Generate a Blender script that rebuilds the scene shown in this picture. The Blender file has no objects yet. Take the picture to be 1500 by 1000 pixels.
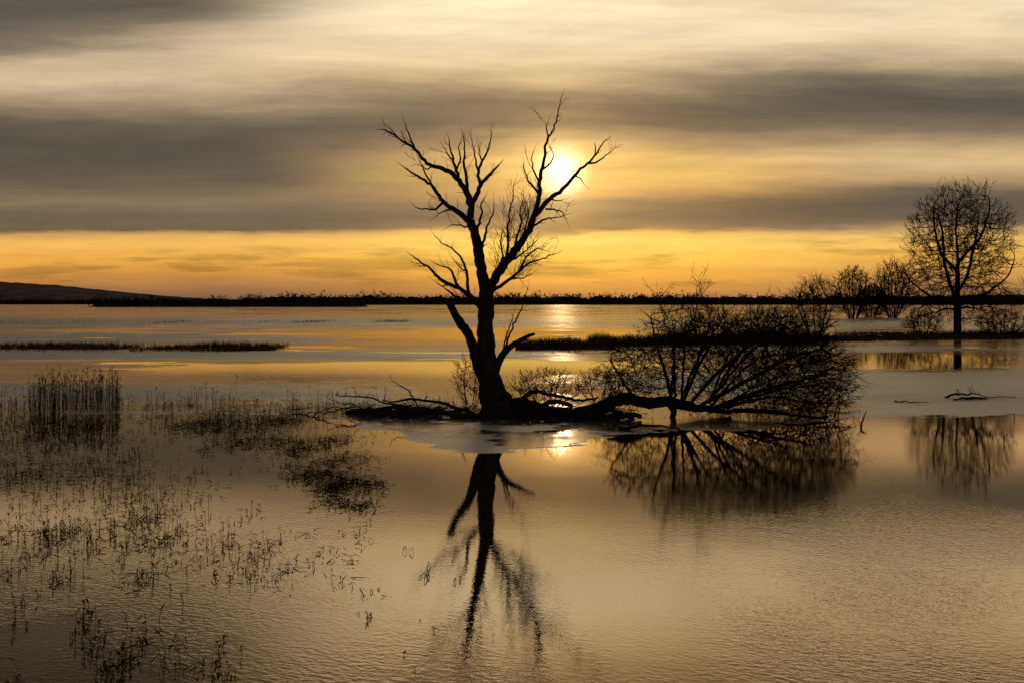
import bpy, math, random
import numpy as np
from mathutils import Vector, noise as mnoise

random.seed(7); rng = np.random.default_rng(7)
sc = bpy.context.scene
F = 1167.0      # focal length, in photo pixels
H = 3.5         # eye height above the water (standing on a dyke)
HZ = 443.0

def lin(c):
    c = c/255.0
    return c/12.92 if c <= 0.04045 else ((c+0.055)/1.055)**2.4
def L3(r, g, b): return (lin(r), lin(g), lin(b), 1.0)

# ------------------------------------------------------------------ camera
cam = bpy.data.cameras.new("camera"); co = bpy.data.objects.new("camera", cam)
sc.collection.objects.link(co); sc.camera = co
co.location = (0, 0, H); co.rotation_euler = (math.radians(90), 0, 0)
cam.sensor_width = 36; cam.lens = 28.0; cam.shift_y = -57.0/1500.0
cam.clip_start = 0.1; cam.clip_end = 20000

sc.view_settings.view_transform = 'Standard'
sc.view_settings.look = 'None'; sc.view_settings.exposure = 0

# ------------------------------------------------------------------ node helper
class NT:
    def __init__(s, tree): s.t = tree; s.n = tree.nodes; s.l = tree.links
    def put(s, sock, v):
        if isinstance(v, bpy.types.NodeSocket): s.l.new(v, sock)
        else: sock.default_value = v
    def m(s, op, a, b=None, c=None, clamp=False):
        n = s.n.new('ShaderNodeMath'); n.operation = op; n.use_clamp = clamp
        s.put(n.inputs[0], a)
        if b is not None: s.put(n.inputs[1], b)
        if c is not None: s.put(n.inputs[2], c)
        return n.outputs[0]
    def vm(s, op, a, b=None):
        n = s.n.new('ShaderNodeVectorMath'); n.operation = op
        s.put(n.inputs[0], a)
        if b is not None: s.put(n.inputs[1], b)
        return n.outputs['Value'] if op in ('DOT_PRODUCT', 'LENGTH') else n.outputs[0]
    def xyz(s, x, y, z):
        n = s.n.new('ShaderNodeCombineXYZ'); s.put(n.inputs[0], x); s.put(n.inputs[1], y); s.put(n.inputs[2], z)
        return n.outputs[0]
    def sep(s, v):
        n = s.n.new('ShaderNodeSeparateXYZ'); s.put(n.inputs[0], v); return n.outputs
    def noise(s, vec, scale, detail=4, rough=0.55, dist=0.0):
        n = s.n.new('ShaderNodeTexNoise'); s.put(n.inputs['Vector'], vec)
        n.inputs['Scale'].default_value = scale; n.inputs['Detail'].default_value = detail
        n.inputs['Roughness'].default_value = rough; n.inputs['Distortion'].default_value = dist
        return n.outputs['Fac']
    def ss(s, v, a, b, o0=0.0, o1=1.0):
        n = s.n.new('ShaderNodeMapRange'); n.interpolation_type = 'SMOOTHSTEP'
        s.put(n.inputs['Value'], v); n.inputs['From Min'].default_value = a; n.inputs['From Max'].default_value = b
        n.inputs['To Min'].default_value = o0; n.inputs['To Max'].default_value = o1
        return n.outputs[0]
    def mix(s, f, a, b, mode='MIX'):
        n = s.n.new('ShaderNodeMix'); n.data_type = 'RGBA'; n.blend_type = mode
        s.put(n.inputs[0], f); s.put(n.inputs[6], a); s.put(n.inputs[7], b)
        return n.outputs[2]
    def ramp(s, v, stops):
        n = s.n.new('ShaderNodeValToRGB'); s.put(n.inputs[0], v); r = n.color_ramp
        while len(r.elements) > 1: r.elements.remove(r.elements[-1])
        r.elements[0].position = stops[0][0]; r.elements[0].color = stops[0][1]
        for p, c in stops[1:]:
            e = r.elements.new(p); e.color = c
        return n.outputs[0]

# ------------------------------------------------------------------ world: sunset sky with parallel cloud streets
SUN = Vector((0.0617, 1.0, 0.1637)).normalized()
w = bpy.data.worlds.new("World"); sc.world = w; w.use_nodes = True
w.node_tree.nodes.clear(); N = NT(w.node_tree)
tc = N.n.new('ShaderNodeTexCoord')
d = tc.outputs['Generated']
dx, dy, dz = N.sep(d)[0:3]
ay = N.m('ADD', N.m('ABSOLUTE', dy), 0.02)
u = N.m('DIVIDE', dx, ay)
t = N.m('DIVIDE', N.m('MAXIMUM', dz, 0.0), ay)
uc = N.m('MAXIMUM', N.m('MINIMUM', u, 6.0), -6.0)
tt = N.m('MINIMUM', t, 6.0)
cw1 = N.noise(N.xyz(N.m('MULTIPLY', uc, 1.3), N.m('MULTIPLY', tt, 5.0), 1.7), 1.0, 2, 0.5)
cw2 = N.noise(N.xyz(N.m('MULTIPLY', uc, 4.0), N.m('MULTIPLY', tt, 34.0), 5.1), 1.0, 5, 0.64)
amp = N.ss(t, 0.0, 0.25, 0.34, 1.0)
wt = N.m('ADD', N.m('MULTIPLY', N.m('SUBTRACT', cw1, 0.5), 0.022), N.m('MULTIPLY', N.m('SUBTRACT', cw2, 0.5), 0.050))
tw = N.m('ADD', t, N.m('MULTIPLY', wt, amp))
S = 0.72
def stops(tab):
    out = []
    for y, c in tab:
        out.append(((HZ-y)/F/S, L3(*c)))
    out.sort(key=lambda q: q[0]); return out
left = stops([(443,(116,86,68)),(430,(146,104,72)),(412,(190,130,68)),(395,(224,156,70)),(378,(240,174,76)),(358,(247,189,92)),(347,(218,165,94)),
 (338,(122,101,77)),(318,(112,97,78)),(298,(138,118,90)),(285,(122,106,82)),(260,(98,87,73)),(215,(91,82,71)),(188,(106,94,79)),(160,(158,138,109)),(125,(214,190,150)),(98,(198,175,140)),
 (72,(134,119,99)),(35,(100,92,81)),(0,(97,88,77)),(-60,(90,79,65)),(-114,(70,60,48)),(-300,(52,45,39)),(-390,(48,43,40))])
cent = stops([(443,(158,105,67)),(430,(198,134,64)),(410,(236,165,60)),(385,(252,193,72)),(360,(255,214,98)),(348,(246,196,94)),(338,(166,127,76)),
 (320,(126,102,72)),(302,(150,120,80)),(288,(212,162,92)),(265,(238,188,101)),(240,(236,188,109)),(215,(186,149,101)),(192,(118,100,77)),(165,(110,96,77)),(145,(146,125,95)),
 (120,(206,178,131)),(90,(236,210,162)),(50,(252,232,190)),(0,(252,232,190)),(-50,(240,212,159)),(-90,(200,167,117)),(-130,(146,121,86)),(-240,(96,80,60)),(-390,(60,52,46))])
right = stops([(443,(136,100,78)),(430,(168,123,80)),(400,(220,160,82)),(375,(247,186,84)),(352,(246,194,104)),(340,(204,160,105)),(330,(112,96,78)),
 (300,(98,86,74)),(285,(112,97,79)),(265,(188,154,110)),(240,(215,180,130)),(215,(180,151,111)),(192,(130,113,90)),(165,(100,90,77)),(140,(94,86,76)),(120,(122,109,90)),
 (98,(184,163,128)),(70,(233,210,167)),(30,(245,225,184)),(0,(235,211,168)),(-50,(220,188,138)),(-90,(180,150,105)),(-130,(128,106,76)),(-250,(86,73,56)),(-390,(58,50,44))])
top_tilt = N.m('MULTIPLY', N.m('MULTIPLY', N.m('ADD', uc, 0.557), 0.17), N.ss(t, 0.24, 0.34))
cl = N.ramp(N.m('DIVIDE', N.m('SUBTRACT', tw, N.m('MAXIMUM', N.m('MINIMUM', top_tilt, 0.08), -0.03)), S), left)
tn = N.m('DIVIDE', tw, S)
cc = N.ramp(tn, cent); cr = N.ramp(tn, right)
uw = N.m('ADD', N.m('ADD', u, N.m('MULTIPLY', N.m('SUBTRACT', cw1, 0.5), 0.30)), N.ss(t, 0.2, 0.30, 0.0, 0.10))
fl = N.ss(uw, -0.34, 0.04); fr = N.ss(uw, 0.10, 0.50)
sky = N.mix(fr, N.mix(fl, cl, cc), cr)
st1 = N.noise(N.xyz(N.m('MULTIPLY', uc, 3.8), N.m('MULTIPLY', N.m('ADD', tt, N.m('MULTIPLY', uc, 0.03)), 66.0), 9.0), 1.0, 4, 0.68)
st2 = N.noise(N.xyz(N.m('MULTIPLY', uc, 2.6), N.m('MULTIPLY', N.m('SUBTRACT', tt, N.m('MULTIPLY', uc, 0.06)), 17.0), 3.0), 1.0, 5, 0.68, 0.5)
low = N.m('MULTIPLY', N.ss(t, 0.010, 0.03), N.ss(t, 0.10, 0.075))
wisp = N.m('MULTIPLY', N.m('MULTIPLY', N.ss(cw2, 0.48, 0.62), low), -0.36)
stm = N.m('ADD', N.m('ADD', 1.0, wisp), N.m('ADD', N.m('MULTIPLY', N.m('SUBTRACT', st1, 0.5), 0.42), N.m('MULTIPLY', N.m('SUBTRACT', st2, 0.5), 0.70)))
sky = N.vm('MULTIPLY', sky, N.xyz(stm, stm, stm))
back = N.ss(dy, -0.3, 0.35)
sky = N.mix(back, L3(66, 62, 62), sky)
ang = N.m('MULTIPLY', N.m('ARCCOSINE', N.m('MINIMUM', N.vm('DOT_PRODUCT', N.vm('NORMALIZE', d), tuple(SUN)), 1.0)), 57.2958)
disc = N.m('POWER', N.ss(ang, 2.9, 0.0, 0, 1), 2.0)
disc = N.m('MULTIPLY', disc, N.ss(cw2, 0.2, 0.7, 0.5, 1.25))
g1 = N.m('EXPONENT', N.m('MULTIPLY', ang, -1/1.8))
g2 = N.m('EXPONENT', N.m('MULTIPLY', ang, -1/5.5))
g1 = N.m('MULTIPLY', g1, N.m('MULTIPLY', stm, stm))
g2 = N.m('MULTIPLY', g2, N.m('MULTIPLY', stm, stm))
def sc3(v, c):
    return N.xyz(N.m('MULTIPLY', v, c[0]), N.m('MULTIPLY', v, c[1]), N.m('MULTIPLY', v, c[2]))
glow = N.vm('ADD', N.vm('ADD', sc3(disc, (2.2, 1.75, 1.1)), sc3(g1, (0.95, 0.58, 0.18))), sc3(g2, (0.19, 0.105, 0.022)))
sky = N.vm('ADD', sky, glow)
ns = N.n.new('ShaderNodeTexSky'); ns.sky_type = 'NISHITA'; ns.sun_disc = False
ns.sun_elevation = math.asin(SUN.z); ns.sun_rotation = math.atan2(SUN.x, SUN.y)
nsk = N.vm('MULTIPLY', ns.outputs[0], (0.05, 0.05, 0.05))
sky = N.mix(0.02, sky, nsk)
bg = N.n.new('ShaderNodeBackground'); N.put(bg.inputs[0], sky); bg.inputs[1].default_value = 1.0
wo = N.n.new('ShaderNodeOutputWorld'); N.l.new(bg.outputs[0], wo.inputs[0])

sl = bpy.data.lights.new("sun", 'SUN'); so = bpy.data.objects.new("sun", sl); sc.collection.objects.link(so)
sl.energy = 0.025; sl.angle = math.radians(1.4); sl.color = (1.0, 0.72, 0.38)
so.rotation_euler = SUN.to_track_quat('Z', 'Y').to_euler(); so.location = (5, 60, 30)

# ------------------------------------------------------------------ materials
def plant_mat(name, c1, c2, scale=8.0, rough=0.85, bump=0.0):
    m = bpy.data.materials.new(name); m.use_nodes = True; m.node_tree.nodes.clear(); n = NT(m.node_tree)
    tcn = n.n.new('ShaderNodeTexCoord'); f = n.noise(tcn.outputs['Object'], scale, 2, 0.6)
    col = n.mix(n.ss(f, 0.35, 0.65), c1, c2)
    if bump: b = n.n.new('ShaderNodeBsdfPrincipled'); n.put(b.inputs['Base Color'], col); b.inputs['Roughness'].default_value = rough; b.inputs['Specular IOR Level'].default_value = 0.15
    else: b = n.n.new('ShaderNodeBsdfDiffuse'); n.put(b.inputs['Color'], col)
    if bump:
        px = n.sep(tcn.outputs['Object'])
        f2 = n.noise(n.xyz(px[0], px[1], n.m('MULTIPLY', px[2], 0.25)), 22.0, 3, 0.65)
        bn = n.n.new('ShaderNodeBump'); bn.inputs['Distance'].default_value = bump; bn.inputs['Strength'].default_value = 1.0
        n.put(bn.inputs['Height'], f2); n.l.new(bn.outputs[0], b.inputs['Normal'])
    o = n.n.new('ShaderNodeOutputMaterial'); n.l.new(b.outputs[0], o.inputs[0]); return m
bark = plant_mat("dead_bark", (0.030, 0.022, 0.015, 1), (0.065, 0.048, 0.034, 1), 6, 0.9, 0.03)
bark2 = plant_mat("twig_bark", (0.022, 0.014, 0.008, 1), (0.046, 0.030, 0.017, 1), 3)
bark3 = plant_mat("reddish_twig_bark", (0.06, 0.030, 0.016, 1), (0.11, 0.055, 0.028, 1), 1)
reedm = plant_mat("dry_reed", (0.035, 0.022, 0.011, 1), (0.09, 0.06, 0.03, 1), 3)
grassm = plant_mat("dry_marsh_grass", (0.09, 0.040, 0.020, 1), (0.18, 0.09, 0.040, 1), 0.5)
farm = plant_mat("distant_woodland", (0.040, 0.029, 0.023, 1), (0.065, 0.047, 0.036, 1), 0.05)  # slightly lighter brown, distance haze put into the colour
hillm = plant_mat("hill_painted_haze", (0.20, 0.15, 0.14, 1), (0.36, 0.27, 0.24, 1), 0.02)  # pale base colour stands in for haze in front of the hills
mudm = plant_mat("wet_mud", (0.03, 0.022, 0.014, 1), (0.06, 0.042, 0.026, 1), 5, 0.6)

# ------------------------------------------------------------------ mesh building
class MB:
    def __init__(s): s.v = []; s.f = []
    def tube(s, pts, rad, sides=5, rough=0.0):
        n = len(pts)
        if n < 2: return
        base = len(s.v); up = None
        for i in range(n):
            a = pts[max(i-1, 0)]; b = pts[min(i+1, n-1)]
            tg = (b-a)
            if tg.length < 1e-9: tg = Vector((0, 0, 1))
            tg.normalize()
            if up is None:
                up = tg.orthogonal().normalized()
            else:
                up = up - tg*up.dot(tg)
                up = up.normalized() if up.length > 1e-6 else tg.orthogonal().normalized()
            sd = tg.cross(up)
            for k in range(sides):
                th = 2*math.pi*k/sides
                r = rad[i]
                if rough:
                    q = pts[i]*1.3 + Vector((math.cos(th)*1.4, math.sin(th)*1.4, 0))
                    r *= 1 + rough*(mnoise.noise(q*1.5) + 0.6*mnoise.noise(q*4.0))
                p = pts[i] + (up*math.cos(th) + sd*math.sin(th))*r
                s.v.append((p.x, p.y, p.z))
        for i in range(n-1):
            for k in range(sides):
                a = base+i*sides+k; b = base+i*sides+(k+1) % sides
                s.f.append((a, b, b+sides, a+sides))
        s.f.append(tuple(base+k for k in range(sides))[::-1])
        s.f.append(tuple(base+(n-1)*sides+k for k in range(sides)))
    def tri(s, a, b, c):
        i = len(s.v); s.v += [tuple(a), tuple(b), tuple(c)]; s.f.append((i, i+1, i+2))
    def blade(s, pts, wd, side):
        base = len(s.v); n = len(pts)
        for i, p in enumerate(pts):
            ww = wd*(1-i/(n-1))*0.5+0.0006
            a = p-side*ww; b = p+side*ww
            s.v += [(a.x, a.y, a.z), (b.x, b.y, b.z)]
        for i in range(n-1):
            a = base+2*i; s.f.append((a, a+1, a+3, a+2))
    def make(s, name, mat, loc=(0, 0, 0), smooth=True):
        me = bpy.data.meshes.new(name); me.from_pydata(s.v, [], s.f); me.update()
        if smooth: me.polygons.foreach_set("use_smooth", [True]*len(me.polygons))
        me.materials.append(mat); o = bpy.data.objects.new(name, me); sc.collection.objects.link(o)
        o.location = loc; return o

def rv(): return Vector((random.gauss(0, 1), random.gauss(0, 1), random.gauss(0, 1)))

def smooth_path(P, R, step, jit):
    """catmull-rom through P (Vectors) with gnarly jitter"""
    op = []; orr = []
    n = len(P)
    for i in range(n-1):
        p0 = P[max(i-1, 0)]; p1 = P[i]; p2 = P[i+1]; p3 = P[min(i+2, n-1)]
        k = max(1, int((p2-p1).length/step))
        for j in range(k):
            q = j/k
            c = 0.5*((2*p1)+(p2-p0)*q+(2*p0-5*p1+4*p2-p3)*q*q+(3*p1-p0-3*p2+p3)*q**3)
            if not (i == 0 and j == 0): c = c+rv()*jit
            op.append(c); orr.append(R[i]+(R[i+1]-R[i])*q)
    op.append(P[-1]); orr.append(R[-1]); return op, orr

def twig(mb, p, dr, ln, r, lvl, updraft=0.25, bend=0.35, sides=4, rmin=0.005, fork=0.6, segl=0.12):
    n = max(3, int(ln/segl)); n = min(n, 8); seg = ln/n
    pts = [p.copy()]; rad = [r]; dcur = dr.normalized()
    for i in range(n):
        dcur = (dcur + rv()*bend*0.4 + Vector((0, 0, updraft*0.25))).normalized()
        pts.append(pts[-1]+dcur*seg); rad.append(max(rmin, r*(1-0.8*(i+1)/n)))
        if lvl > 0 and random.random() < fork and i < n-1:
            ax = rv(); ax = (ax-dcur*ax.dot(dcur)).normalized()
            nd = dcur*0.75+ax*random.uniform(0.4, 0.9)
            twig(mb, pts[-1], nd, ln*random.uniform(0.35, 0.65)*(1-0.4*i/n), max(rmin, rad[-1]*0.7), lvl-1, updraft, bend, sides, rmin, fork, segl)
    mb.tube(pts, rad, sides)

# ------------------------------------------------------------------ dead tree (standing, forked)
SC = 0.0210     # metres per traced unit
DY = 24.5
mb = MB()
known = []      # (x, z, depth) of already built wood, so side branches start on their parent
def T(px, py, dep=0.0): return Vector(((px-728)*SC, dep, (610-py)*SC))
TH = 0.84
def limb(pts2, r0, r1, dep_end=0.0, sides=7, tw=0.0, twlen=0.5, jit=0.014, pw=1.0, rough=0.0, blunt=False, up=0.25, tl=1):
    d0 = 0.0
    if known:
        x0, z0 = T(*pts2[0]).x, T(*pts2[0]).z
        best = min(known, key=lambda k: (k[0]-x0)**2+(k[1]-z0)**2); d0 = best[2]
    P = []; R = []
    n = len(pts2)
    for i, (px, py) in enumerate(pts2):
        q = i/(n-1)
        P.append(T(px, py, d0+dep_end*q)); R.append((r0+(r1-r0)*q**pw)*SC*TH*(0.88 if r0 < 8 else 1))
    pts, rad = smooth_path(P, R, 0.10, jit)
    mb.tube(pts, rad, sides, rough)
    for p in pts: known.append((p.x, p.z, p.y))
    if tw > 0:
        for i in range(1, len(pts)-1):
            if rad[i] < 6.0*SC and random.random() < tw*1.5:
                tg = (pts[i+1]-pts[i-1]).normalized(); ax = rv(); ax.y *= 0.6; ax = (ax-tg*ax.dot(tg)).normalized()
                twig(mb, pts[i], tg*0.6+ax*0.8+Vector((0, 0, up)), twlen*random.uniform(0.4, 1.5), max(0.006, min(rad[i]*0.5, 0.014)), tl, up)
        twig(mb, pts[-1], (pts[-1]-pts[-2]), 0.3, rad[-1], 0)

# trunk
P = [T(732, 616), T(729, 603), T(724, 585), T(716, 555), T(713, 525), T(712, 490), T(712, 455), T(713, 425)]
R = [x*SC*0.93 for x in (31, 25, 20.5, 16.5, 14, 12.2, 11.5, 10)]
pts, rad = smooth_path(P, R, 0.08, 0.006); mb.tube(pts, rad, 20, 0.32)
for p in pts: known.append((p.x, p.z, p.y))
limb([(748, 612), (740, 590), (730, 565), (722, 540)], 15, 8, 0.1, 12, rough=0.3)
limb([(706, 612), (712, 596), (716, 575)], 10, 8, -0.25, 10, rough=0.3)
limb([(712, 562), (702, 540), (695, 515), (689, 495), (678, 476), (668, 461), (661, 444)], 10.5, 5.5, -0.5, 10, rough=0.3, jit=0.008)
limb([(662, 446), (660, 440), (665, 436)], 4, 0.6, 0)
limb([(664, 452), (657, 441)], 3, 0.6, 0)
limb([(724, 545), (733, 526), (745, 512), (758, 502), (770, 495), (784, 490)], 8, 2.2, 0.5, 8, rough=0.2)
limb([(758, 502), (766, 500), (776, 497)], 3, 1, -0.1)
limb([(732, 528), (744, 500), (752, 476), (763, 455), (768, 437), (774, 420)], 2.6, 0.5, 0.5, tw=0.10, twlen=0.35)
limb([(728, 538), (738, 505), (746, 480), (752, 462)], 2.2, 0.5, -0.3, tw=0.08)
limb([(710, 462), (700, 446), (688, 434), (674, 424), (658, 416), (645, 408), (634, 396), (622, 388), (611, 379)], 6.5, 1.2, -0.9, 7, tw=0.22, twlen=0.4, rough=0.2)
limb([(702, 448), (690, 443), (672, 437), (661, 430), (652, 424)], 4.5, 1.5, 0.4, tw=0.1)
limb([(674, 424), (668, 410), (662, 397), (652, 392), (640, 388)], 3.4, 0.8, 0.3, tw=0.25)
limb([(688, 434), (686, 415), (684, 398), (678, 382), (668, 370), (655, 362), (641, 350)], 3.6, 0.7, -0.5, tw=0.3, twlen=0.45)
limb([(684, 398), (676, 394), (664, 380)], 2, 0.6, 0.2, tw=0.3)
limb([(658, 416), (650, 420), (640, 414)], 2, 0.6, 0.2, tw=0.2)
limb([(713, 432), (708, 410), (704, 388), (700, 362), (694, 340), (690, 322)], 10.5, 7.5, -0.2, 10, rough=0.2)
limb([(690, 322), (690, 303), (684, 286), (676, 270), (664, 256), (648, 246), (632, 242), (620, 234), (608, 219), (594, 207), (580, 198), (568, 190), (556, 184)], 7.2, 1.0, 0.8, 7, tw=0.25, twlen=0.35, rough=0.2)
limb([(608, 219), (601, 205), (597, 193), (592, 179)], 2.4, 0.7, -0.2, tw=0.2)
limb([(580, 198), (572, 188), (563, 179)], 1.6, 0.6, 0.1, tw=0.2)
limb([(594, 207), (588, 196), (584, 186)], 1.4, 0.6, 0.1)
limb([(632, 242), (624, 246), (612, 240)], 2.0, 0.6, 0.1, tw=0.2)
limb([(692, 330), (678, 318), (664, 308), (652, 300), (643, 288), (634, 276), (622, 268), (611, 262), (599, 254)], 6, 1.2, -0.8, 7, tw=0.25, twlen=0.35, rough=0.15)
limb([(634, 276), (628, 262), (624, 250), (617, 238)], 2.2, 0.6, -0.2, tw=0.2)
limb([(652, 300), (640, 309), (626, 309), (611, 306)], 3, 0.8, 0.2, tw=0.25)
limb([(664, 308), (650, 312), (640, 318)], 2, 0.7, 0.2, tw=0.2)
limb([(676, 270), (668, 250), (663, 232), (658, 216), (656, 200)], 4, 0.8, 0.4, tw=0.25, twlen=0.35)
limb([(663, 232), (653, 222), (648, 212)], 2, 0.6, 0.2, tw=0.2)
limb([(684, 286), (684, 262), (680, 243), (682, 222), (680, 204)], 4, 0.7, -0.5, tw=0.28, twlen=0.35)
limb([(668, 250), (674, 232), (672, 216), (676, 205)], 2.2, 0.6, -0.2, tw=0.2)
limb([(691, 306), (697, 288), (704, 272), (716, 258), (723, 248), (730, 240)], 5.8, 1.6, 0.5, 7, tw=0.2, twlen=0.35)
limb([(704, 272), (701, 252), (706, 236), (714, 220), (718, 206), (720, 192)], 3.6, 0.7, 0.2, tw=0.28, twlen=0.35)
limb([(701, 252), (696, 236), (694, 220), (690, 205)], 2.4, 0.6, -0.3, tw=0.28)
limb([(706, 236), (702, 224), (700, 212)], 1.6, 0.6, 0.1, tw=0.2)
limb([(696, 345), (702, 328), (706, 312), (704, 298), (710, 288)], 3.4, 0.8, 0.4, tw=0.28)
limb([(702, 372), (710, 352), (714, 334), (722, 318), (724, 300)], 3.4, 0.7, -0.4, tw=0.3)
limb([(692, 330), (682, 335), (670, 330), (660, 334)], 2.4, 0.7, -0.3, tw=0.25)
limb([(700, 365), (708, 378)], 3, 1.4, 0)
limb([(713, 436), (721, 416), (730, 400), (742, 383), (754, 368), (766, 352), (775, 336), (781, 318)], 9.0, 5.6, 0.3, 10, rough=0.2)
limb([(781, 318), (787, 302), (790, 284), (790, 266), (793, 250), (797, 234), (799, 216), (803, 202), (811, 190), (816, 170), (821, 148)], 5.4, 0.8, -0.6, 7, tw=0.25, twlen=0.3, rough=0.15)
limb([(793, 250), (806, 238), (812, 226), (806, 212)], 2.2, 0.6, 0.3, tw=0.2)
limb([(803, 202), (800, 190), (803, 180)], 1.8, 0.6, 0.1, tw=0.2)
limb([(790, 284), (779, 270), (771, 256), (767, 238)], 3, 0.7, 0.3, tw=0.35, twlen=0.35)
limb([(790, 266), (783, 252), (779, 234), (782, 222)], 2.4, 0.6, -0.2, tw=0.3)
limb([(782, 316), (794, 302), (806, 290), (820, 279), (833, 267), (843, 254), (853, 243), (864, 233), (875, 222), (884, 208), (895, 195)], 5.6, 1.0, 0.8, 7, tw=0.2, twlen=0.3, rough=0.15)
limb([(864, 233), (876, 230), (888, 224), (903, 212)], 2.6, 0.8, 0.1, tw=0.2)
limb([(843, 254), (853, 257), (858, 265)], 2, 0.6, 0, tw=0.1)
limb([(875, 222), (878, 208), (876, 200)], 1.8, 0.6, 0.1)
limb([(806, 290), (816, 292), (826, 290)], 2, 0.6, 0.1, tw=0.3)
limb([(775, 338), (788, 326), (800, 320), (814, 320), (828, 316)], 2.8, 0.7, -0.4, tw=0.35, twlen=0.4)
limb([(800, 305), (812, 306), (824, 312), (830, 324)], 2.2, 0.6, -0.4, tw=0.35)
limb([(742, 383), (744, 360), (743, 340), (746, 318), (750, 298), (754, 272)], 3.4, 0.7, -0.6, tw=0.35, twlen=0.4)
limb([(730, 400), (736, 376), (733, 352), (738, 334)], 2.8, 0.7, 0.3, tw=0.35)
limb([(754, 368), (758, 345), (764, 325), (762, 306), (766, 292)], 3, 0.6, 0.5, tw=0.45, twlen=0.4)
limb([(766, 352), (770, 330), (774, 312), (770, 296)], 2.4, 0.6, -0.3, tw=0.45, twlen=0.4)
limb([(721, 428), (736, 416), (750, 408), (762, 396), (776, 386), (794, 381), (812, 374)], 4.2, 0.8, -0.6, tw=0.4, twlen=0.45)
limb([(762, 396), (772, 376), (786, 366), (800, 368)], 2.4, 0.6, 0.3, tw=0.4)
limb([(750, 408), (766, 408), (778, 402)], 2, 0.6, 0.3, tw=0.3)
limb([(742, 383), (760, 376), (774, 362), (786, 352)], 2.6, 0.6, 0.3, tw=0.45)
for i in range(75):     # bunches of fine dead twigs on the inner right side
    b = random.choice(((742, 383), (754, 368), (766, 352), (730, 400), (775, 336), (760, 398), (748, 410), (744, 350), (768, 320)))
    twig(mb, T(b[0]+random.uniform(-4, 4), b[1]+random.uniform(-4, 4), random.uniform(-0.1, 0.3)), Vector((random.uniform(-0.3, 0.9), random.uniform(-0.6, 0.6), random.uniform(0.4, 1))), random.uniform(0.5, 1.3), 0.009, 1, 0.3)
for i in range(34):
    a = random.uniform(0, 6.28)
    twig(mb, T(728+random.uniform(-40, 60), 606, random.uniform(-0.6, 0.6)), Vector((math.cos(a)*0.7, math.sin(a)*0.4, 0.8)), random.uniform(0.4, 1.3), 0.010, 2, 0.1)
X0 = (728-750)/F*DY
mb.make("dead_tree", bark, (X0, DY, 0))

# ------------------------------------------------------------------ space colonisation trees
def colonize(att, seeds, D, dk, di, iters, trop=(0, 0, 0), jit=0.15):
    nodes = [np.array(s, float) for s, p in seeds]; par = [p for s, p in seeds]
    att = np.array(att); alive = np.ones(len(att), bool)
    near = np.full(len(att), 1e9); nid = np.zeros(len(att), int)
    new = list(range(len(nodes))); trop = np.array(trop)
    nch = {}
    for it in range(iters):
        for k in new:
            dd = np.linalg.norm(att-nodes[k], axis=1); mk = dd < near
            near[mk] = dd[mk]; nid[mk] = k
        alive &= near > dk
        act = alive & (near < di)
        if not act.any(): break
        new = []
        ids = nid[act]; A = att[act]
        for k in np.unique(ids):
            if nch.get(k, 0) > 4: continue
            v = A[ids == k]-nodes[k]; v = v/np.linalg.norm(v, axis=1)[:, None]
            dv = v.sum(0); nn = np.linalg.norm(dv)
            dv = dv/(nn+1e-9)+trop+rng.normal(0, jit, 3); dv /= np.linalg.norm(dv)+1e-9
            nodes.append(nodes[k]+dv*D); par.append(int(k)); new.append(len(nodes)-1); nch[k] = nch.get(k, 0)+1
    return nodes, par

def tree_mesh(mb, nodes, par, r0, power, rmax, twn=0, twl=0.5, sides=4, up=0.1, rmin=0.004, lvl=1, bend=0.5, segl=0.12, inner=0.4, center=None, outw=0.0, thick=3.5):
    n = len(nodes); ch = [[] for _ in range(n)]
    for i, p in enumerate(par):
        if p >= 0: ch[p].append(i)
    acc = [0.0]*n
    for i in range(n-1, -1, -1):
        if not ch[i]: acc[i] = r0**power
        if par[i] >= 0: acc[par[i]] += acc[i]
    rad = [min(rmax, a**(1/power)) for a in acc]
    roots = [i for i in range(n) if par[i] < 0]; stack = [(r, None) for r in roots]
    V = [Vector(q) for q in nodes]
    while stack:
        i, pr = stack.pop()
        pts = [V[pr]] if pr is not None else []; rr = [min(rad[i]*1.1, rad[pr])] if pr is not None else []
        while True:
            pts.append(V[i]); rr.append(rad[i])
            if twn and rad[i] < r0*thick and par[i] >= 0:
                for _ in range(twn if not ch[i] else (1 if random.random() < inner else 0)):
                    dr = (V[i]-V[par[i]]).normalized()*0.7+rv()*bend+Vector((0, 0, up))
                    if center is not None: dr = dr+(V[i]-center).normalized()*outw
                    twig(mb, V[i], dr, twl*random.uniform(0.5, 1.2), rad[i]*0.7, lvl, up, 0.3, 3, rmin, 0.35, segl)
            if not ch[i]: break
            c = sorted(ch[i], key=lambda k: -rad[k])
            for o in c[1:]: stack.append((o, i))
            i = c[0]
        if len(pts) > 3:
            pts = [pts[0]]+[(pts[k-1]+pts[k]*2+pts[k+1])/4 for k in range(1, len(pts)-1)]+[pts[-1]]
        mx = max(rr)
        mb.tube(pts, rr, 9 if mx > 0.1 else (6 if mx > 0.04 else sides))

def ell(n, c, r, surf=0.0, zmin=None):
    out = []
    while len(out) < n:
        p = rng.uniform(-1, 1, 3); q = np.linalg.norm(p)
        if q > 1 or q < surf: continue
        x = np.array(c)+p*np.array(r)
        if zmin is not None and x[2] < zmin: continue
        out.append(x)
    return out
def seed_path(seeds, start, pts, D):
    """append a chain of nodes (a main limb) to the seeds, starting at seed index start"""
    last = start; cur = np.array(seeds[start][0], float)
    for p in pts:
        p = np.array(p, float); L = np.linalg.norm(p-cur); k = max(1, int(L/D)); a = cur.copy()
        for j in range(1, k+1):
            q = a+(p-a)*j/k+rng.normal(0, D*0.10, 3); seeds.append((q, last)); last = len(seeds)-1
        cur = p
    return last

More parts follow.
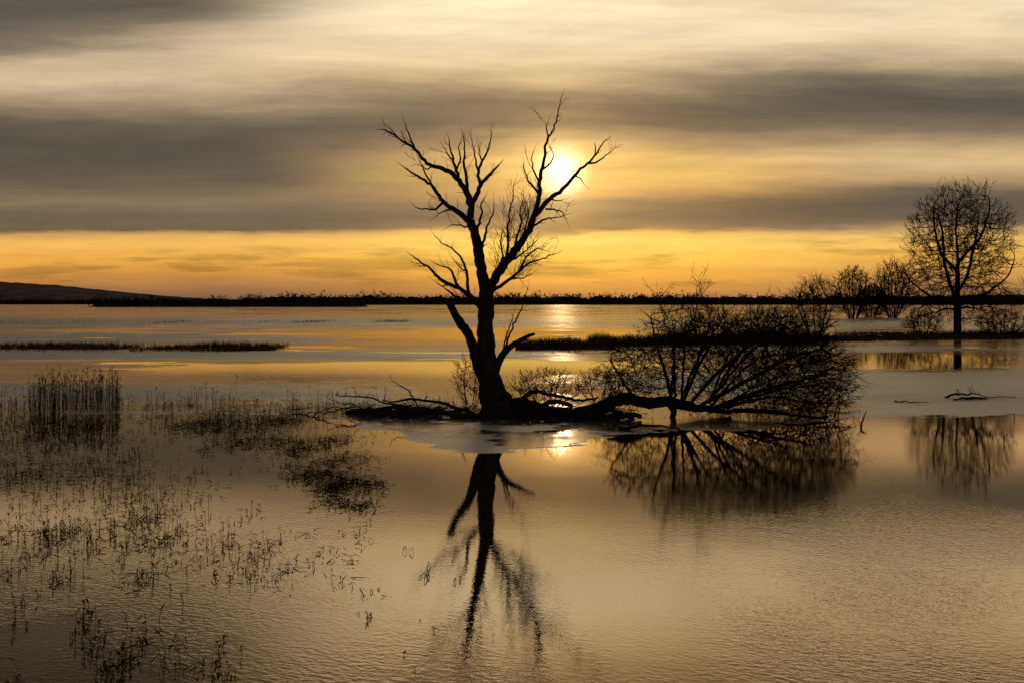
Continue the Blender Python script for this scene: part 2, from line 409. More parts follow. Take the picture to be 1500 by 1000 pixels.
# fallen tree: trunk lying in the water from the foot of the standing one, crown to the right
mb = MB()
def Q(px, py, dep=0.0): return Vector(((px-750)*SC, dep, (610-py)*SC))
tr = [Q(742, 598, 0.0), Q(765, 590, -0.2), Q(800, 598, -0.4), Q(838, 606, -0.5), Q(862, 602, -0.5), Q(888, 590, -0.45), Q(915, 582, -0.4), Q(945, 588, -0.3), Q(978, 586, -0.2), Q(1005, 594, -0.1), Q(1040, 600, 0.1), Q(1075, 606, 0.2)]
pts, rad = smooth_path(tr, [x*SC for x in (9, 8, 7, 9, 11, 9.5, 8.5, 8, 8, 7, 5, 3)], 0.1, 0.012)
mb.tube(pts, rad, 12, 0.35)
def aux(p2, r0, r1, dep):
    n = len(p2); P = [Q(a, b, dep) for a, b in p2]; R = [(r0+(r1-r0)*i/(n-1))*SC for i in range(n)]
    a, b = smooth_path(P, R, 0.1, 0.012); mb.tube(a, b, 8, 0.25)
    for i in range(1, len(a)):
        if random.random() < 0.12: twig(mb, a[i], rv()+Vector((0, 0, 0.9)), random.uniform(0.25, 0.7), 0.012, 1, 0.1)
aux([(838, 608), (860, 612), (890, 608), (915, 603), (935, 606)], 6, 3, -0.7)
aux([(880, 592), (900, 600), (925, 610)], 4, 3, -0.6)
aux([(975, 588), (985, 600), (982, 614)], 5, 4, -0.3)
aux([(760, 606), (790, 616), (830, 614), (868, 618)], 4, 2, -0.8)
aux([(756, 596), (780, 578), (815, 583), (850, 590), (880, 586)], 4, 1.5, 0.6)
aux([(750, 600), (775, 604), (810, 590), (840, 596)], 5, 3, 0.2)
aux([(900, 626), (940, 628), (985, 626), (1000, 630)], 3, 1.5, -1.3)
att = []
att += ell(3300, Q(1108, 540, 0.1), (138*SC, 1.8, 88*SC), 0.0, -0.12)
att += ell(1500, Q(1172, 558, 0.0), (74*SC, 1.5, 68*SC), 0.0, -0.12)
att += ell(650, Q(938, 548, 0.3), (54*SC, 1.1, 48*SC), 0.0, 0.12)
att += ell(380, Q(985, 505, 0.5), (45*SC, 0.9, 50*SC), 0.0, 0.15)
att += ell(80, Q(1025, 470, 0.6), (50*SC, 1.2, 34*SC), 0.0, 0.15)
seeds = []; idx = [i for i, p in enumerate(pts) if p.x > Q(880, 0).x]
for k, i in enumerate(idx): seeds.append((np.array(pts[i]), k-1))
def nearest(px, py):
    q = np.array(Q(px, py)); return min(range(len(idx)), key=lambda k: np.linalg.norm(seeds[k][0]-q))
for st, path in (((985, 586), ((978, 545, 0.3), (965, 500, 0.5), (958, 460, 0.6))), ((1000, 590), ((1030, 545, 0.8), (1060, 500, 1.1), (1095, 475, 1.2))),
                 ((1020, 594), ((1080, 560, -0.5), (1140, 522, -0.9), (1185, 508, -1.1))), ((1040, 600), ((1100, 585, 0.6), (1165, 568, 1.0), (1215, 558, 1.2))),
                 ((1060, 603), ((1120, 600, -0.6), (1180, 606, -0.9), (1215, 610, -1.0))), ((1010, 594), ((1050, 550, 0.1), (1110, 500, 0.2), (1150, 475, 0.3))),
                 ((930, 585), ((915, 560, 0.2), (900, 535, 0.4), (897, 520, 0.5))), ((1000, 590), ((1015, 540, -0.5), (1020, 500, -0.8), (1035, 475, -0.8)))):
    seed_path(seeds, nearest(*st), [Q(*p) for p in path], 0.15)
nodes, par = colonize(att, seeds, 0.12, 0.14, 1.3, 170, (0.06, 0, 0.0), 0.3)
tree_mesh(mb, nodes, par, 0.0076, 2.65, 0.11, 2, 0.48, 3, 0.0, 0.0066, 1, 0.5, 0.12, 0.55, Q(1070, 590), 0.7)
for base, tip in (((985, 586), (962, 435)), ((990, 586), (1012, 420)), ((1000, 590), (1040, 412)), ((1000, 580), (1085, 450)), ((1040, 590), (1150, 450)), ((1060, 598), (1232, 600)), ((1050, 598), (1215, 525)), ((1050, 598), (1250, 572)), ((1075, 600), (1240, 628)), ((1040, 598), (1195, 485)), ((1050, 598), (1246, 590)), ((1040, 598), (1230, 545)), ((1040, 590), (1120, 450)), ((1040, 590), (1180, 465))):
    a = Q(*base, 0); b = Q(*tip, random.uniform(-1.2, 1.2)); mid = a.lerp(b, 0.45)+Vector((-0.1, 0, 0.16))+rv()*0.12
    P, Rr = smooth_path([a, mid, a.lerp(b, 0.75)+rv()*0.08, b], [0.045, 0.028, 0.016, 0.007], 0.12, 0.02)
    mb.tube(P, Rr, 6)
    for i in range(len(P)//3, len(P)):
        if random.random() < 0.8:
            tg = (P[i]-P[i-1]).normalized(); twig(mb, P[i], tg+rv()*0.5, random.uniform(0.3, 0.8), 0.009, 1, 0.05)
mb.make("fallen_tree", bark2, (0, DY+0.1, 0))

# big bare tree on the right bank
mb = MB(); Yt = 81.0; s2 = Yt/F
def G(px, py, dep=0.0): return np.array(((px-1403)*s2, dep, (493-py)*s2))
seeds = [(G(1403, 499), -1), (G(1403, 480), 0), (G(1402, 465), 1), (G(1403, 452), 2)]
D = 0.34
top = seed_path(seeds, 3, [G(1402, 436), G(1405, 410, .3), G(1408, 375, .6), G(1404, 335, .4), G(1408, 300, .6)], D)
def at(px, py):
    q = G(px, py); return min(range(len(seeds)), key=lambda k: abs(seeds[k][0][0]-q[0])+abs(seeds[k][0][2]-q[2]))
seed_path(seeds, at(1402, 440), [G(1385, 415, -.8), G(1372, 385, -1.5), G(1366, 345, -2.0), G(1356, 315, -2.3)], D)
seed_path(seeds, at(1403, 430), [G(1425, 405, 1.0), G(1440, 370, 1.8), G(1450, 335, 2.2), G(1456, 305, 2.4)], D)
seed_path(seeds, at(1405, 400), [G(1385, 370, 1.0), G(1380, 330, 1.6), G(1384, 295, 2.0)], D)
seed_path(seeds, at(1407, 385), [G(1428, 350, -1.0), G(1434, 315, -1.8), G(1432, 290, -2.0)], D)
seed_path(seeds, at(1402, 446), [G(1370, 432, 1.2), G(1348, 412, 2.0), G(1340, 390, 2.2)], D)
seed_path(seeds, at(1403, 446), [G(1435, 430, -1.2), G(1458, 408, -2.0), G(1468, 380, -2.2)], D)
seed_path(seeds, at(1403, 455), [G(1375, 452, -1.5), G(1348, 458, -2.4)], D)
seed_path(seeds, at(1403, 455), [G(1430, 450, 1.5), G(1460, 455, 2.2)], D)
att = ell(2000, G(1405, 350), (68*s2, 4.7, 76*s2), 0.0)
att += ell(900, G(1396, 405), (64*s2, 4.0, 50*s2), 0.0)
att += ell(460, G(1432, 440), (56*s2, 3.2, 34*s2), 0.0)
att += ell(300, G(1362, 438), (36*s2, 2.6, 32*s2), 0.0)
nodes, par = colonize(att, seeds, D, 0.46, 3.0, 150, (0, 0, 0.06), 0.28)
tree_mesh(mb, nodes, par, 0.021, 2.36, 0.54, 3, 1.25, 3, 0.12, 0.016, 1, 0.42, 0.24, 0.4, Vector(G(1403, 400)), 0.8)
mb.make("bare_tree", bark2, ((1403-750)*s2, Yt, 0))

def shrub(name, px, Yd, wpx, hpx, n=350, stems=5, r0=0.012, lean=0.0, base=0.0, mat=bark2, depth=None, tn=3, low=0.5, inner=0.45):
    mb = MB(); s = Yd/F; wd = wpx*s/2*0.88; h = hpx*s
    dp = depth or wd
    att = ell(n, (lean*wd, 0, h*low), (wd, dp, h*(0.94-low)), 0.0, 0.0)
    seeds = []; D = h*0.035
    for k in range(stems):
        a = 6.28*k/stems+random.uniform(-.3, .3); q = np.array((math.cos(a)*wd*0.2, math.sin(a)*dp*0.2, -0.1)); seeds.append((q, -1)); st = len(seeds)-1
        e = random.uniform(0.3, 0.8)
        seed_path(seeds, st, [q+np.array((math.cos(a)*wd*0.25, math.sin(a)*dp*0.2, h*0.18)), q+np.array((math.cos(a)*wd*e, math.sin(a)*dp*e, h*random.uniform(0.35, 0.8)))], D)
    nodes, par = colonize(att, seeds, D, D*1.3, h*0.4, 90, (0, 0, 0.12), 0.3)
    tree_mesh(mb, nodes, par, r0, 2.8, 0.3, tn, h*0.15, 3, 0.35, r0*0.8, 1, 0.45, h*0.04, inner, Vector((0, 0, h*0.2)), 0.6)
    return mb.make(name, mat, ((px-750)*s, Yd, base))
shrub("willow_shrub", 1196, 79, 76, 93, 600, 6, 0.017, lean=-0.1, low=0.48)
shrub("willow_shrub", 1250, 176, 58, 78, 700, 11, 0.038, low=0.46, inner=0.6)
shrub("willow_shrub", 1308, 184, 62, 88, 800, 13, 0.038, low=0.46, inner=0.7)
shrub("willow_shrub", 1276, 192, 50, 50, 500, 10, 0.038, low=0.42, inner=0.6)
shrub("willow_shrub", 1040, 74, 110, 52, 350, 9, 0.014, low=0.4, inner=0.3, mat=bark3, tn=2)
shrub("willow_shrub", 1125, 76, 110, 48, 400, 10, 0.015, low=0.4, inner=0.3, mat=bark3, tn=2)
shrub("willow_shrub", 1352, 83, 64, 40, 300, 8, 0.014, low=0.42)
shrub("willow_shrub", 1466, 80, 80, 42, 360, 8, 0.014, low=0.42)
shrub("willow_shrub", 1560, 78, 112, 150, 800, 8, 0.018)
shrub("bramble_shrub", 690, 27.5, 60, 75, 160, 6, 0.0062, tn=2)
shrub("bramble_shrub", 800, 27.0, 120, 58, 300, 9, 0.0062, depth=1.0, tn=2)
shrub("bramble_shrub", 880, 27.5, 90, 60, 220, 8, 0.0062, depth=1.0, tn=2)

# ------------------------------------------------------------------ fallen branches & flotsam
mb = MB()
def W(px, py, z=0.0):
    Y = F*H/(py-HZ); return Vector(((px-750)/F*Y, Y, z))
def stick(a, b, r, n=6, tw=0.3, arch=0.1, tl=0.5):
    P = [a.lerp(b, i/n)+Vector((0, 0, arch*math.sin(math.pi*i/n)))+rv()*0.03 for i in range(n+1)]
    pp, rr = smooth_path(P, [r*(1-0.7*i/n) for i in range(n+1)], 0.1, 0.01); mb.tube(pp, rr, 6, 0.2)
    for i in range(1, len(pp)):
        if random.random() < tw: twig(mb, pp[i], rv()*0.7+Vector((0, 0, 0.7)), random.uniform(0.3, 1)*tl, max(0.006, r*0.25), 2, 0.05)
stick(W(700, 612, 0.05), W(520, 606, 0.15), 0.10, tw=0.3)
stick(W(690, 606, 0.1), W(560, 600, 0.3), 0.07, tw=0.35, arch=0.15)
stick(W(640, 610, 0.05), W(490, 600, 0.5), 0.045, tw=0.45, arch=0.1)
stick(W(620, 608, 0.0), W(575, 600, 0.9), 0.03, tw=0.4, arch=0.25, tl=0.4)
stick(W(560, 610, 0.0), W(478, 606, 0.45), 0.03, tw=0.4, tl=0.4)
stick(W(600, 612, 0.0), W(515, 616, 0.1), 0.05, tw=0.3, tl=0.3)
stick(W(905, 628, 0.03), W(1000, 632, 0.05), 0.06, tw=0.05, tl=0.3)
stick(W(1262, 628, -0.05), W(1272, 618, 0.3), 0.03, n=3, tw=0.3, tl=0.2)
stick(W(1310, 588, 0.0), W(1360, 592, 0.05), 0.03, tw=0.1, tl=0.2, arch=0.02)
stick(W(1385, 582, 0.02), W(1445, 584, 0.1), 0.05, tw=0.4, tl=0.5)
stick(W(1395, 586, 0.02), W(1500, 582, 0.05), 0.03, tw=0.1, tl=0.3, arch=0.03)
for k in range(90):
    px = random.gauss(585, 62); py = random.gauss(606, 4)
    a = W(px, py, 0.02); th = random.uniform(-0.5, 0.5)
    ln = random.uniform(0.4, 1.3); stick(a, a+Vector((math.cos(th)*ln, math.sin(th)*ln, random.uniform(0, 0.25))), random.uniform(0.012, 0.03), 3, 0.2, 0.05, 0.35)
for k in range(90):
    px = random.uniform(740, 900); py = random.gauss(609, 6)
    a = W(px, py, 0.02); th = random.uniform(-0.6, 0.6)
    ln = random.uniform(0.4, 1.3); stick(a, a+Vector((math.cos(th)*ln, math.sin(th)*ln, random.uniform(0, 0.3))), random.uniform(0.012, 0.03), 3, 0.25, 0.05, 0.4)
mb.make("fallen_branches", bark)

mb = MB()
def hump(c, rx, ry, h, n=14, rings=5):
    base = len(mb.v); ph = random.uniform(0, 50)
    mb.v.append((c.x, c.y, h*0.9))
    for i in range(1, rings+1):
        q = i/rings
        for k in range(n):
            th = 2*math.pi*k/n
            rr = q*(1+0.5*mnoise.noise(Vector((math.cos(th)*1.5+ph, math.sin(th)*1.5, q))))
            z = h*(1-q**2)+0.5*h*mnoise.noise(Vector((c.x*3+math.cos(th)*q*3, c.y*3+math.sin(th)*q*3, ph)))
            if i == rings: z = -0.05
            mb.v.append((c.x+rx*rr*math.cos(th), c.y+ry*rr*math.sin(th), z))
    for k in range(n): mb.f.append((base, base+1+k, base+1+(k+1) % n))
    for i in range(rings-1):
        for k in range(n):
            a = base+1+i*n+k; b = base+1+i*n+(k+1) % n; mb.f.append((a, a+n, b+n, b))
for px, py, rx, h in ((590, 606, 1.2, 0.13), (540, 604, 0.9, 0.10), (640, 605, 0.9, 0.10), (730, 612, 0.9, 0.16), (780, 610, 0.9, 0.13), (1425, 583, 0.6, 0.06)):
    hump(W(px, py), rx, rx*0.4, h)
# low turf bank the big tree and the willows stand on
for k in range(26):
    px = 1180+k*14; p = W(px, 497-0.02*(px-1180)); hump(p, random.uniform(1.2, 2.2), random.uniform(0.8, 1.8), random.uniform(0.10, 0.28))
mb.make("mud_bank", mudm)

# ------------------------------------------------------------------ reeds
mb = MB()
def reed(p, h, lean=0.12, plume=True, leaves=2, r=0.004):
    a = random.uniform(0, 6.28); ld = Vector((math.cos(a), math.sin(a), 0))*random.uniform(0, lean)
    n = 5; pts = [p+Vector((0, 0, -0.05))]
    for i in range(1, n+1):
        q = i/n; pts.append(p+Vector((0, 0, h*q))+ld*h*q*q+rv()*0.004)
    mb.tube(pts, [r*(1-0.5*i/n) for i in range(n+1)], 3)
    for k in range(leaves):
        q = random.uniform(0.3, 0.95); b = pts[0].lerp(pts[-1], q); a = random.uniform(0, 6.28)
        o = Vector((math.cos(a), math.sin(a), 0)); ln = random.uniform(0.1, 0.3)*min(1, h+0.25)
        bl = [b+o*ln*s+Vector((0, 0, ln*(0.9*s-1.2*s*s))) for s in (0, 0.3, 0.6, 1.0)]
        mb.blade(bl, random.uniform(0.008, 0.018), Vector((-o.y, o.x, 0.3)).normalized())
    if plume:
        top = pts[-1]; dr = (pts[-1]-pts[-2]).normalized(); a = random.uniform(0, 6.28); dn = Vector((math.cos(a), math.sin(a), 0))
        L = random.uniform(0.08, 0.20)*min(1.0, 0.4+h*0.6)
        for k in range(9):
            b = top-dr*L*random.uniform(0, 0.6); o = (dr*0.7+dn*0.6+rv()*0.25)*L*random.uniform(0.4, 0.8)
            bl = [b, b+o*0.5, b+o+Vector((0, 0, -L*0.3))]
            mb.blade(bl, 0.007+0.012*min(1, h), rv().normalized())
def bent(p, h, r=0.004):
    a = random.uniform(0, 6.28); o = Vector((math.cos(a), math.sin(a), 0)); k = random.uniform(0.3, 0.7)
    pts = [p+Vector((0, 0, -0.03)), p+Vector((0, 0, h*k))+o*0.02, p+Vector((0, 0, h*k*0.9))+o*h*0.3, p+Vector((0, 0, h*k*0.2))+o*h*0.5]
    pp, rr = smooth_path(pts, [r, r, r*0.8, r*0.5], 0.08, 0.003); mb.tube(pp, rr, 3)
    L = min(1, h+0.3)
    mb.blade([pts[2], pts[2]+o*0.1*L+Vector((0, 0, -0.06*L)), pts[2]+o*0.13*L+Vector((0, 0, -0.2*L))], 0.016, Vector((-o.y, o.x, 0)))
def litter(p, ln, wd=0.015):
    """a broken leaf or stalk lying on the surface"""
    a = random.uniform(0, 6.28); o = Vector((math.cos(a), math.sin(a)*0.8, 0)); z = random.uniform(0.004, 0.03)
    q = p+Vector((0, 0, z)); mb.blade([q, q+o*ln*0.5+Vector((0, 0, random.uniform(0, 0.05))), q+o*ln+Vector((0, 0, random.uniform(-0.01, 0.03)))], wd, Vector((-o.y, o.x, random.uniform(-1, 1))).normalized())
def field(n, x0, x1, y0, y1, h0, h1, clump=0, sp=0.15, bentp=0.15, lean=0.12, lv=2, pl=0.6, r=0.0045, lit=0):
    cs = max(1, clump)
    for c in range(cs):
        c0 = W(random.uniform(x0, x1), random.uniform(y0, y1)); e = random.choice((0.2, 0.5, 0.8, 1.2, 2.3))
        hs = random.uniform(0.55, 1.0)
        for i in range(max(1, int(n*e/cs)) if clump else n):
            if clump: p = c0+Vector((random.gauss(0, sp), random.gauss(0, sp*1.6), 0))
            else: p = W(random.uniform(x0, x1), random.uniform(y0, y1))
            hh = (h0+(h1-h0)*random.random()**1.6)*(hs if clump else 1)
            if random.random() < bentp: bent(p, hh, r)
            else: reed(p, hh, lean, random.random() < pl, lv, r)
        for i in range(int(lit*e)): litter(c0+Vector((random.gauss(0, sp*1.2), random.gauss(0, sp*1.6), 0)), random.uniform(0.06, 0.3))
field(300, 42, 176, 588, 606, 0.6, 1.35, 0, bentp=0.05, pl=0.8, r=0.007)
field(130, -60, 60, 592, 612, 0.3, 0.9, 0, r=0.006)
field(260, 0, 180, 604, 655, 0.15, 0.55, 30, 0.4, 0.5, 0.5, lit=20, r=0.006)
field(130, 180, 340, 586, 612, 0.2, 0.85, 24, 0.5, 0.25, 0.3, lit=18, r=0.006)
field(240, 320, 475, 584, 622, 0.25, 1.0, 30, 0.45, 0.3, 0.3, lit=24, r=0.006)
field(80, 235, 345, 612, 635, 0.05, 0.25, 16, 0.3, 0.7, 0.8, lit=45, r=0.005)
field(140, 330, 450, 612, 660, 0.08, 0.35, 22, 0.35, 0.7, 0.8, lit=45, r=0.005)
field(220, 425, 535, 640, 705, 0.06, 0.25, 38, 0.22, 0.7, 0.9, 3, lit=30, r=0.0045)
field(130, 465, 555, 695, 750, 0.05, 0.2, 26, 0.14, 0.7, 0.9, 3, lit=20, r=0.004)
field(120, 480, 700, 586, 606, 0.2, 0.75, 16, 0.35, 0.3, 0.4, lit=20)
field(200, 0, 200, 640, 710, 0.10, 0.45, 60, 0.26, 0.3, 0.3, lit=8, r=0.0045)
field(230, 0, 300, 700, 810, 0.06, 0.40, 90, 0.18, 0.4, 0.35, lit=4, r=0.004)
field(60, 150, 280, 700, 790, 0.14, 0.40, 14, 0.10, 0.3, 0.3, lit=6, r=0.004)
field(80, 0, 110, 770, 860, 0.14, 0.38, 20, 0.12, 0.3, 0.3, lit=4, r=0.004)
field(100, 200, 400, 740, 860, 0.08, 0.34, 36, 0.10, 0.4, 0.4, lit=4, r=0.0035)
field(40, 380, 560, 760, 850, 0.04, 0.18, 14, 0.08, 0.5, 0.6, lit=4, r=0.003)
field(80, 115, 275, 895, 990, 0.10, 0.36, 22, 0.055, 0.35, 0.3, 3, lit=3, r=0.0035)
field(20, 250, 330, 930, 1000, 0.08, 0.2, 6, 0.05, 0.4, lit=3, r=0.003)
field(14, -10, 60, 880, 1020, 0.15, 0.36, 6, 0.06, r=0.0035)
field(16, 540, 640, 900, 1000, 0.04, 0.14, 5, 0.05, 0.6, 0.7, r=0.003)
field(12, 600, 680, 795, 850, 0.08, 0.22, 4, 0.06, 0.9, r=0.0035)
field(150, 180, 560, 640, 880, 0.03, 0.2, 80, 0.1, 0.4, 0.5, lit=2, r=0.0035)
mb.make("reeds", reedm, smooth=False)

# ------------------------------------------------------------------ marsh grass strips
mb = MB()
def strip(pa, pb, n, dep, h0, h1, gap=0.35, wd=0.035):
    for i in range(n):
        q = random.random(); p = pa.lerp(pb, q)
        g = mnoise.noise(Vector((p.x*0.16, 3.1, 0)))+0.5*mnoise.noise(Vector((p.x*0.6, 8.1, 0)))
        if g < gap-0.7: continue
        p = p+Vector((0, random.gauss(0, dep)+1.5*mnoise.noise(Vector((p.x*0.1, 9, 0))), 0)); h = random.uniform(h0, h1)*(0.7+0.6*max(0, g+0.3))
        a = random.uniform(0, 6.28); o = Vector((math.cos(a), math.sin(a), 0))*h*random.uniform(0, 0.45)
        mb.blade([p, p+Vector((0, 0, h*0.6))+o*0.3, p+Vector((0, 0, h))+o], wd, Vector((1, random.uniform(-0.5, 0.5), 0)).normalized())
strip(W(-300, 509), W(408, 510), 9000, 1.9, 0.12, 0.5, 0.3)
strip(W(755, 510), W(900, 508), 3200, 0.6, 0.4, 1.0, -0.2)
strip(W(860, 506), W(1180, 500), 8000, 1.0, 0.4, 1.3, 0.0)
strip(W(1150, 499), W(1560, 493), 9000, 1.6, 0.12, 0.6, 0.0)
strip(W(1200, 491), W(1600, 488), 4000, 1.5, 0.15, 0.6, 0.2)
strip(W(-200, 474), W(620, 471), 2500, 5, 0.1, 0.35, 0.9, 0.08)
mb.make("marsh_grass", grassm, smooth=False)

# ------------------------------------------------------------------ distant tree lines and hill
def treeline(name, segs):
    mb = MB()
    for (xa, xb, Y, h0, h1, dens) in segs:
        s = Y/F; Xa = (xa-750)*s; Xb = (xb-750)*s; L = Xb-Xa; n = int(L*dens)
        k = int(L/(1.2*s*2)); base = len(mb.v)
        for i in range(k+1):
            x = Xa+L*i/k
            e = min(1, min(i, k-i)/(k*0.03+1))
            hh = h0*0.85*e*(1+0.4*mnoise.noise(Vector((x*0.05/s, 0, Y)))+0.3*mnoise.noise(Vector((x*0.3/s, 4, Y))))
            mb.v += [(x, Y, -0.3), (x, Y+4, hh), (x, Y+30, -0.3)]
        for i in range(k):
            a = base+3*i; mb.f += [(a, a+3, a+4, a+1), (a+1, a+4, a+5, a+2)]
        for i in range(n):
            x = random.uniform(Xa, Xb); g = 0.5+0.5*mnoise.noise(Vector((x*0.012/s, 1.0, Y)))+0.35*mnoise.noise(Vector((x*0.06/s, 2.0, Y)))
            h = (h0+(h1-h0)*max(-0.2, min(1.2, g)))*random.uniform(0.7, 1.12)
            w_ = h*random.uniform(0.3, 0.6); y = Y+random.uniform(0, 25)
            c = Vector((x, y, h*0.52))
            mb.tri((x-0.25, y, 0), (x+0.25, y, 0), (x, y, h*0.9))
            for j in range(36):
                q = rv(); q = q.normalized()*random.random()**0.45
                p = c+Vector((q.x*w_, q.y*w_, q.z*h*0.48)); sz = h*0.07
                mb.tri(p+rv()*sz, p+rv()*sz, p+rv()*sz)
    return mb.make(name, farm, smooth=False)
treeline("distant_tree_line", [
    (128, 535, 620, 6, 10, 0.7), (-900, 140, 1500, 8, 16, 0.10), (360, 1190, 1150, 13, 22, 0.32), (1180, 2300, 1100, 13, 21, 0.22), (-300, 400, 1300, 8, 16, 0.18)])
mb = MB()
prof = [(-1500, 30), (-900, 60), (-400, 78), (-100, 90), (0, 86), (40, 82), (80, 76), (130, 60), (180, 46), (220, 34), (300, 18), (420, 8), (600, 2)]
YH = 3300; s = YH/F
xs = np.linspace(-1500, 600, 420)
hs = np.interp(xs, [p[0] for p in prof], [p[1] for p in prof])
for x, h in zip(xs, hs):
    X = (x-750)*s; h2 = h*(1+0.05*mnoise.noise(Vector((X*0.004, 0, 0))))+3*mnoise.noise(Vector((X*0.03, 1, 0)))+3*mnoise.noise(Vector((X*0.11, 1, 0)))
    for yo, hf in ((-500, -1), (-300, 0.3), (-120, 0.75), (0, 1.0), (500, 0.5), (1200, -1)):
        mb.v.append((X, YH+yo, h2*hf if hf > 0 else -4))
for i in range(len(xs)-1):
    for j in range(5):
        a = i*6+j; mb.f.append((a, a+6, a+7, a+1))
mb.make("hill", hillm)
mb = MB()
for i in range(260):
    x = (1130+i*4-750)*2600/F; h = 30*(0.4+0.6*min(1, i/60))+6*mnoise.noise(Vector((x*0.004, 7, 0)))+3*mnoise.noise(Vector((x*0.03, 7, 0)))
    mb.v += [(x, 2500, -3), (x, 2600, h*0.9), (x, 3100, -3)]
for i in range(259):
    a = 3*i; mb.f += [(a, a+3, a+4, a+1), (a+1, a+4, a+5, a+2)]
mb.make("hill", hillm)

# ------------------------------------------------------------------ water and ice (one sheet to the horizon)
nx, ny = 460, 520
vx = np.linspace(-6.3, 6.3, nx); X = 18*np.sinh(vx)
vy = np.linspace(-3.6, 7.2, ny); Yv = 26+9.5*np.sinh(vy)
XX, YY = np.meshgrid(X, Yv)
me = bpy.data.meshes.new("water")
verts = np.stack([XX.ravel(), YY.ravel(), np.zeros(XX.size)], 1)
ii, jj = np.meshgrid(np.arange(ny-1), np.arange(nx-1), indexing='ij'); a = (ii*nx+jj).ravel()
faces = np.stack([a, a+1, a+1+nx, a+nx], 1)
me.vertices.add(len(verts)); me.vertices.foreach_set("co", verts.ravel())
me.loops.add(faces.size); me.loops.foreach_set("vertex_index", faces.ravel().astype(np.int32))
me.polygons.add(len(faces)); me.polygons.foreach_set("loop_start", np.arange(0, faces.size, 4, dtype=np.int32)); me.polygons.foreach_set("loop_total", np.full(len(faces), 4, dtype=np.int32))
me.update(calc_edges=True)
ex = np.interp(XX, [-17, -6, -3.6, -1.9, -0.5, 0.9, 1.5, 2.4, 4, 6.6, 10.5, 17], [25.5, 25.0, 22.0, 19.2, 18.6, 19.2, 19.4, 21.0, 21.8, 22.0, 24.5, 25])
sg = lambda v: 1/(1+np.exp(-np.clip(v, -30, 30)))
ice = sg((YY-ex)/0.6)
Ypos = np.maximum(YY, 1.0); PX = 750+F*XX/Ypos; PY = HZ+F*H/Ypos
def band(px0, px1, y0, y1, sx=60, sy=3):
    return sg((PX-px0)/sx)*sg((px1-PX)/sx)*sg((PY-y0)/sy)*sg((y1-PY)/sy)
wet = np.zeros_like(ice)
wet += 1.0*band(140, 760, 528, 556, 60, 4)
wet += 0.7*band(700, 900, 530, 600, 40, 6)
wet += 0.5*band(740, 880, 600, 650, 20, 6)
wet += 0.9*band(1240, 1500, 516, 540, 25, 2)
wet += 0.9*band(420, 980, 484, 499, 50, 3)
wet += 0.5*band(300, 2400, 448, 464, 100, 3)
snow = 1.6*band(-400, 760, 513, 526, 50, 1.4)+1.0*band(-300, 640, 560, 594, 60, 6)+1.0*band(-300, 500, 488, 503, 60, 2)+1.2*band(900, 1700, 543, 580, 50, 5)+0.9*band(-400, 800, 464, 482, 60, 3)+1.2*band(610, 725, 640, 668, 12, 3)+1.1*band(1240, 1700, 586, 616, 30, 4)+0.9*band(900, 1500, 507, 515, 50, 1.5)+0.7*band(860, 1700, 466, 486, 60, 3)+0.9*band(600, 860, 612, 634, 40, 4)
for nm, arr in (("ice", ice), ("wet", np.clip(wet, 0, 1)), ("snow", np.clip(snow, 0, 1.2))):
    at_ = me.attributes.new(nm, 'FLOAT', 'POINT'); at_.data.foreach_set("value", arr.ravel().astype(np.float32))
wm = bpy.data.materials.new("water_and_thin_ice"); wm.use_nodes = True; wm.node_tree.nodes.clear(); n = NT(wm.node_tree)
tcn = n.n.new('ShaderNodeTexCoord'); P3 = tcn.outputs['Object']; px, py, pz = n.sep(P3)[0:3]
def attr(nm):
    q = n.n.new('ShaderNodeAttribute'); q.attribute_name = nm; return q.outputs['Fac']
aI = attr("ice")
nA = n.noise(n.xyz(n.m('MULTIPLY', px, 0.5), py, 0), 1.1, 5, 0.66)
nB = n.noise(n.xyz(n.m('MULTIPLY', px, 0.35), py, 4), 0.11, 4, 0.62)
nC = n.noise(n.xyz(n.m('MULTIPLY', px, 0.25), py, 8), 0.28, 5, 0.70)
edge = n.m('ADD', aI, n.m('MULTIPLY', n.m('SUBTRACT', nA, 0.5), 1.5))
iceM = n.ss(edge, 0.47, 0.53)
rim = n.m('MULTIPLY', n.ss(edge, 0.46, 0.52), n.ss(edge, 0.74, 0.54))
wetv = n.m('ADD', attr("wet"), n.m('MULTIPLY', n.m('SUBTRACT', nC, 0.5), 2.6))
wetM = n.ss(n.m('ADD', wetv, n.m('MULTIPLY', n.m('SUBTRACT', nB, 0.49), 3.0)), 0.46, 0.60)
snowM = n.ss(n.m('ADD', n.m('ADD', attr("snow"), n.m('MULTIPLY', rim, 0.7)), n.m('ADD', n.m('MULTIPLY', n.m('SUBTRACT', nC, 0.5), 2.0), n.m('MULTIPLY', n.m('SUBTRACT', nA, 0.5), 2.0))), 0.42, 0.64)
iceF = n.m('MULTIPLY', iceM, n.m('SUBTRACT', 1.0, n.m('MULTIPLY', wetM, 0.93)))
snowF = n.m('MULTIPLY', snowM, iceF)
rA = n.noise(n.xyz(n.m('MULTIPLY', px, 1.0), n.m('MULTIPLY', n.m('ADD', py, n.m('MULTIPLY', px, 0.25)), 2.0), 0), 10.0, 2, 0.6)
rB = n.noise(n.xyz(n.m('MULTIPLY', px, 1.0), n.m('MULTIPLY', n.m('ADD', py, n.m('MULTIPLY', px, 0.3)), 1.8), 7), 2.4, 1, 0.5)
rM = n.ss(n.noise(n.xyz(px, py, 2), 0.25, 2, 0.5), 0.38, 0.64, 0.25, 1.15)
nearv = n.ss(py, 17.5, 7.5, 0.14, 1.0)
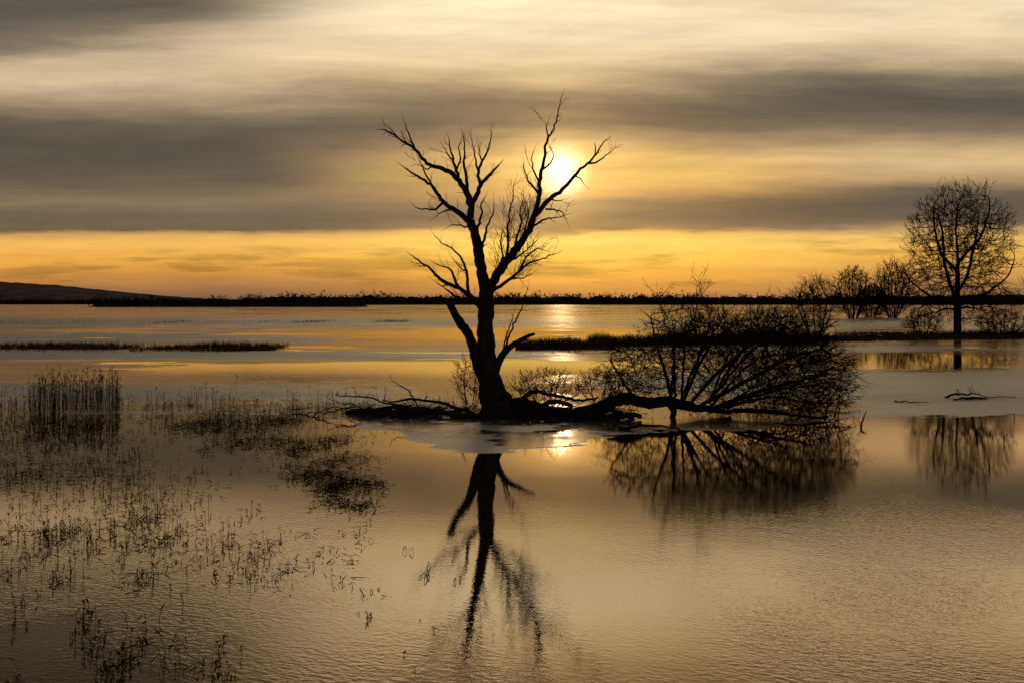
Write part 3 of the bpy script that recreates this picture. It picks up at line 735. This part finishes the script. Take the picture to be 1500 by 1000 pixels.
hgt = n.m('MULTIPLY', n.m('ADD', rA, n.m('MULTIPLY', rB, 0.5)), n.m('MULTIPLY', rM, nearv))
iceh = n.m('MULTIPLY', n.noise(P3, 3.0, 2, 0.6), 0.5)
hh = n.m('ADD', n.m('MULTIPLY', hgt, n.m('SUBTRACT', 1.0, aI)), n.m('MULTIPLY', iceh, aI))
bn = n.n.new('ShaderNodeBump'); bn.inputs['Strength'].default_value = 1.0; bn.inputs['Distance'].default_value = 0.0034
n.put(bn.inputs['Height'], hh)
rough = n.m('ADD', 0.02, n.m('MULTIPLY', iceF, n.m('ADD', n.ss(nC, 0.35, 0.65, 0.12, 0.24), n.m('MULTIPLY', snowM, 0.30))))
frn = n.n.new('ShaderNodeFresnel'); frn.inputs['IOR'].default_value = 1.33; n.l.new(bn.outputs[0], frn.inputs['Normal'])
fac = n.m('ADD', 0.40, n.m('MULTIPLY', frn.outputs[0], 0.60))
fac = n.m('MULTIPLY', fac, n.m('SUBTRACT', 1.0, n.m('MULTIPLY', iceF, 0.16)))
fac = n.m('ADD', fac, n.m('MULTIPLY', snowF, 0.14), clamp=True)
gl = n.n.new('ShaderNodeBsdfGlossy')
gcol = n.mix(iceM, (1.0, 0.87, 0.68, 1), (0.80, 0.73, 0.66, 1))
n.put(gl.inputs['Color'], n.mix(snowF, gcol, (1.0, 1.0, 1.0, 1)))
n.put(gl.inputs['Roughness'], rough); n.l.new(bn.outputs[0], gl.inputs['Normal'])
df = n.n.new('ShaderNodeBsdfDiffuse')
dcol = n.mix(iceF, (0.035, 0.026, 0.016, 1), n.mix(snowM, (0.16, 0.14, 0.12, 1), (0.82, 0.82, 0.84, 1)))
n.put(df.inputs['Color'], dcol)
mx = n.n.new('ShaderNodeMixShader'); n.put(mx.inputs[0], fac); n.l.new(df.outputs[0], mx.inputs[1]); n.l.new(gl.outputs[0], mx.inputs[2])
o = n.n.new('ShaderNodeOutputMaterial'); n.l.new(mx.outputs[0], o.inputs[0])
me.materials.append(wm); wob = bpy.data.objects.new("water", me); sc.collection.objects.link(wob)
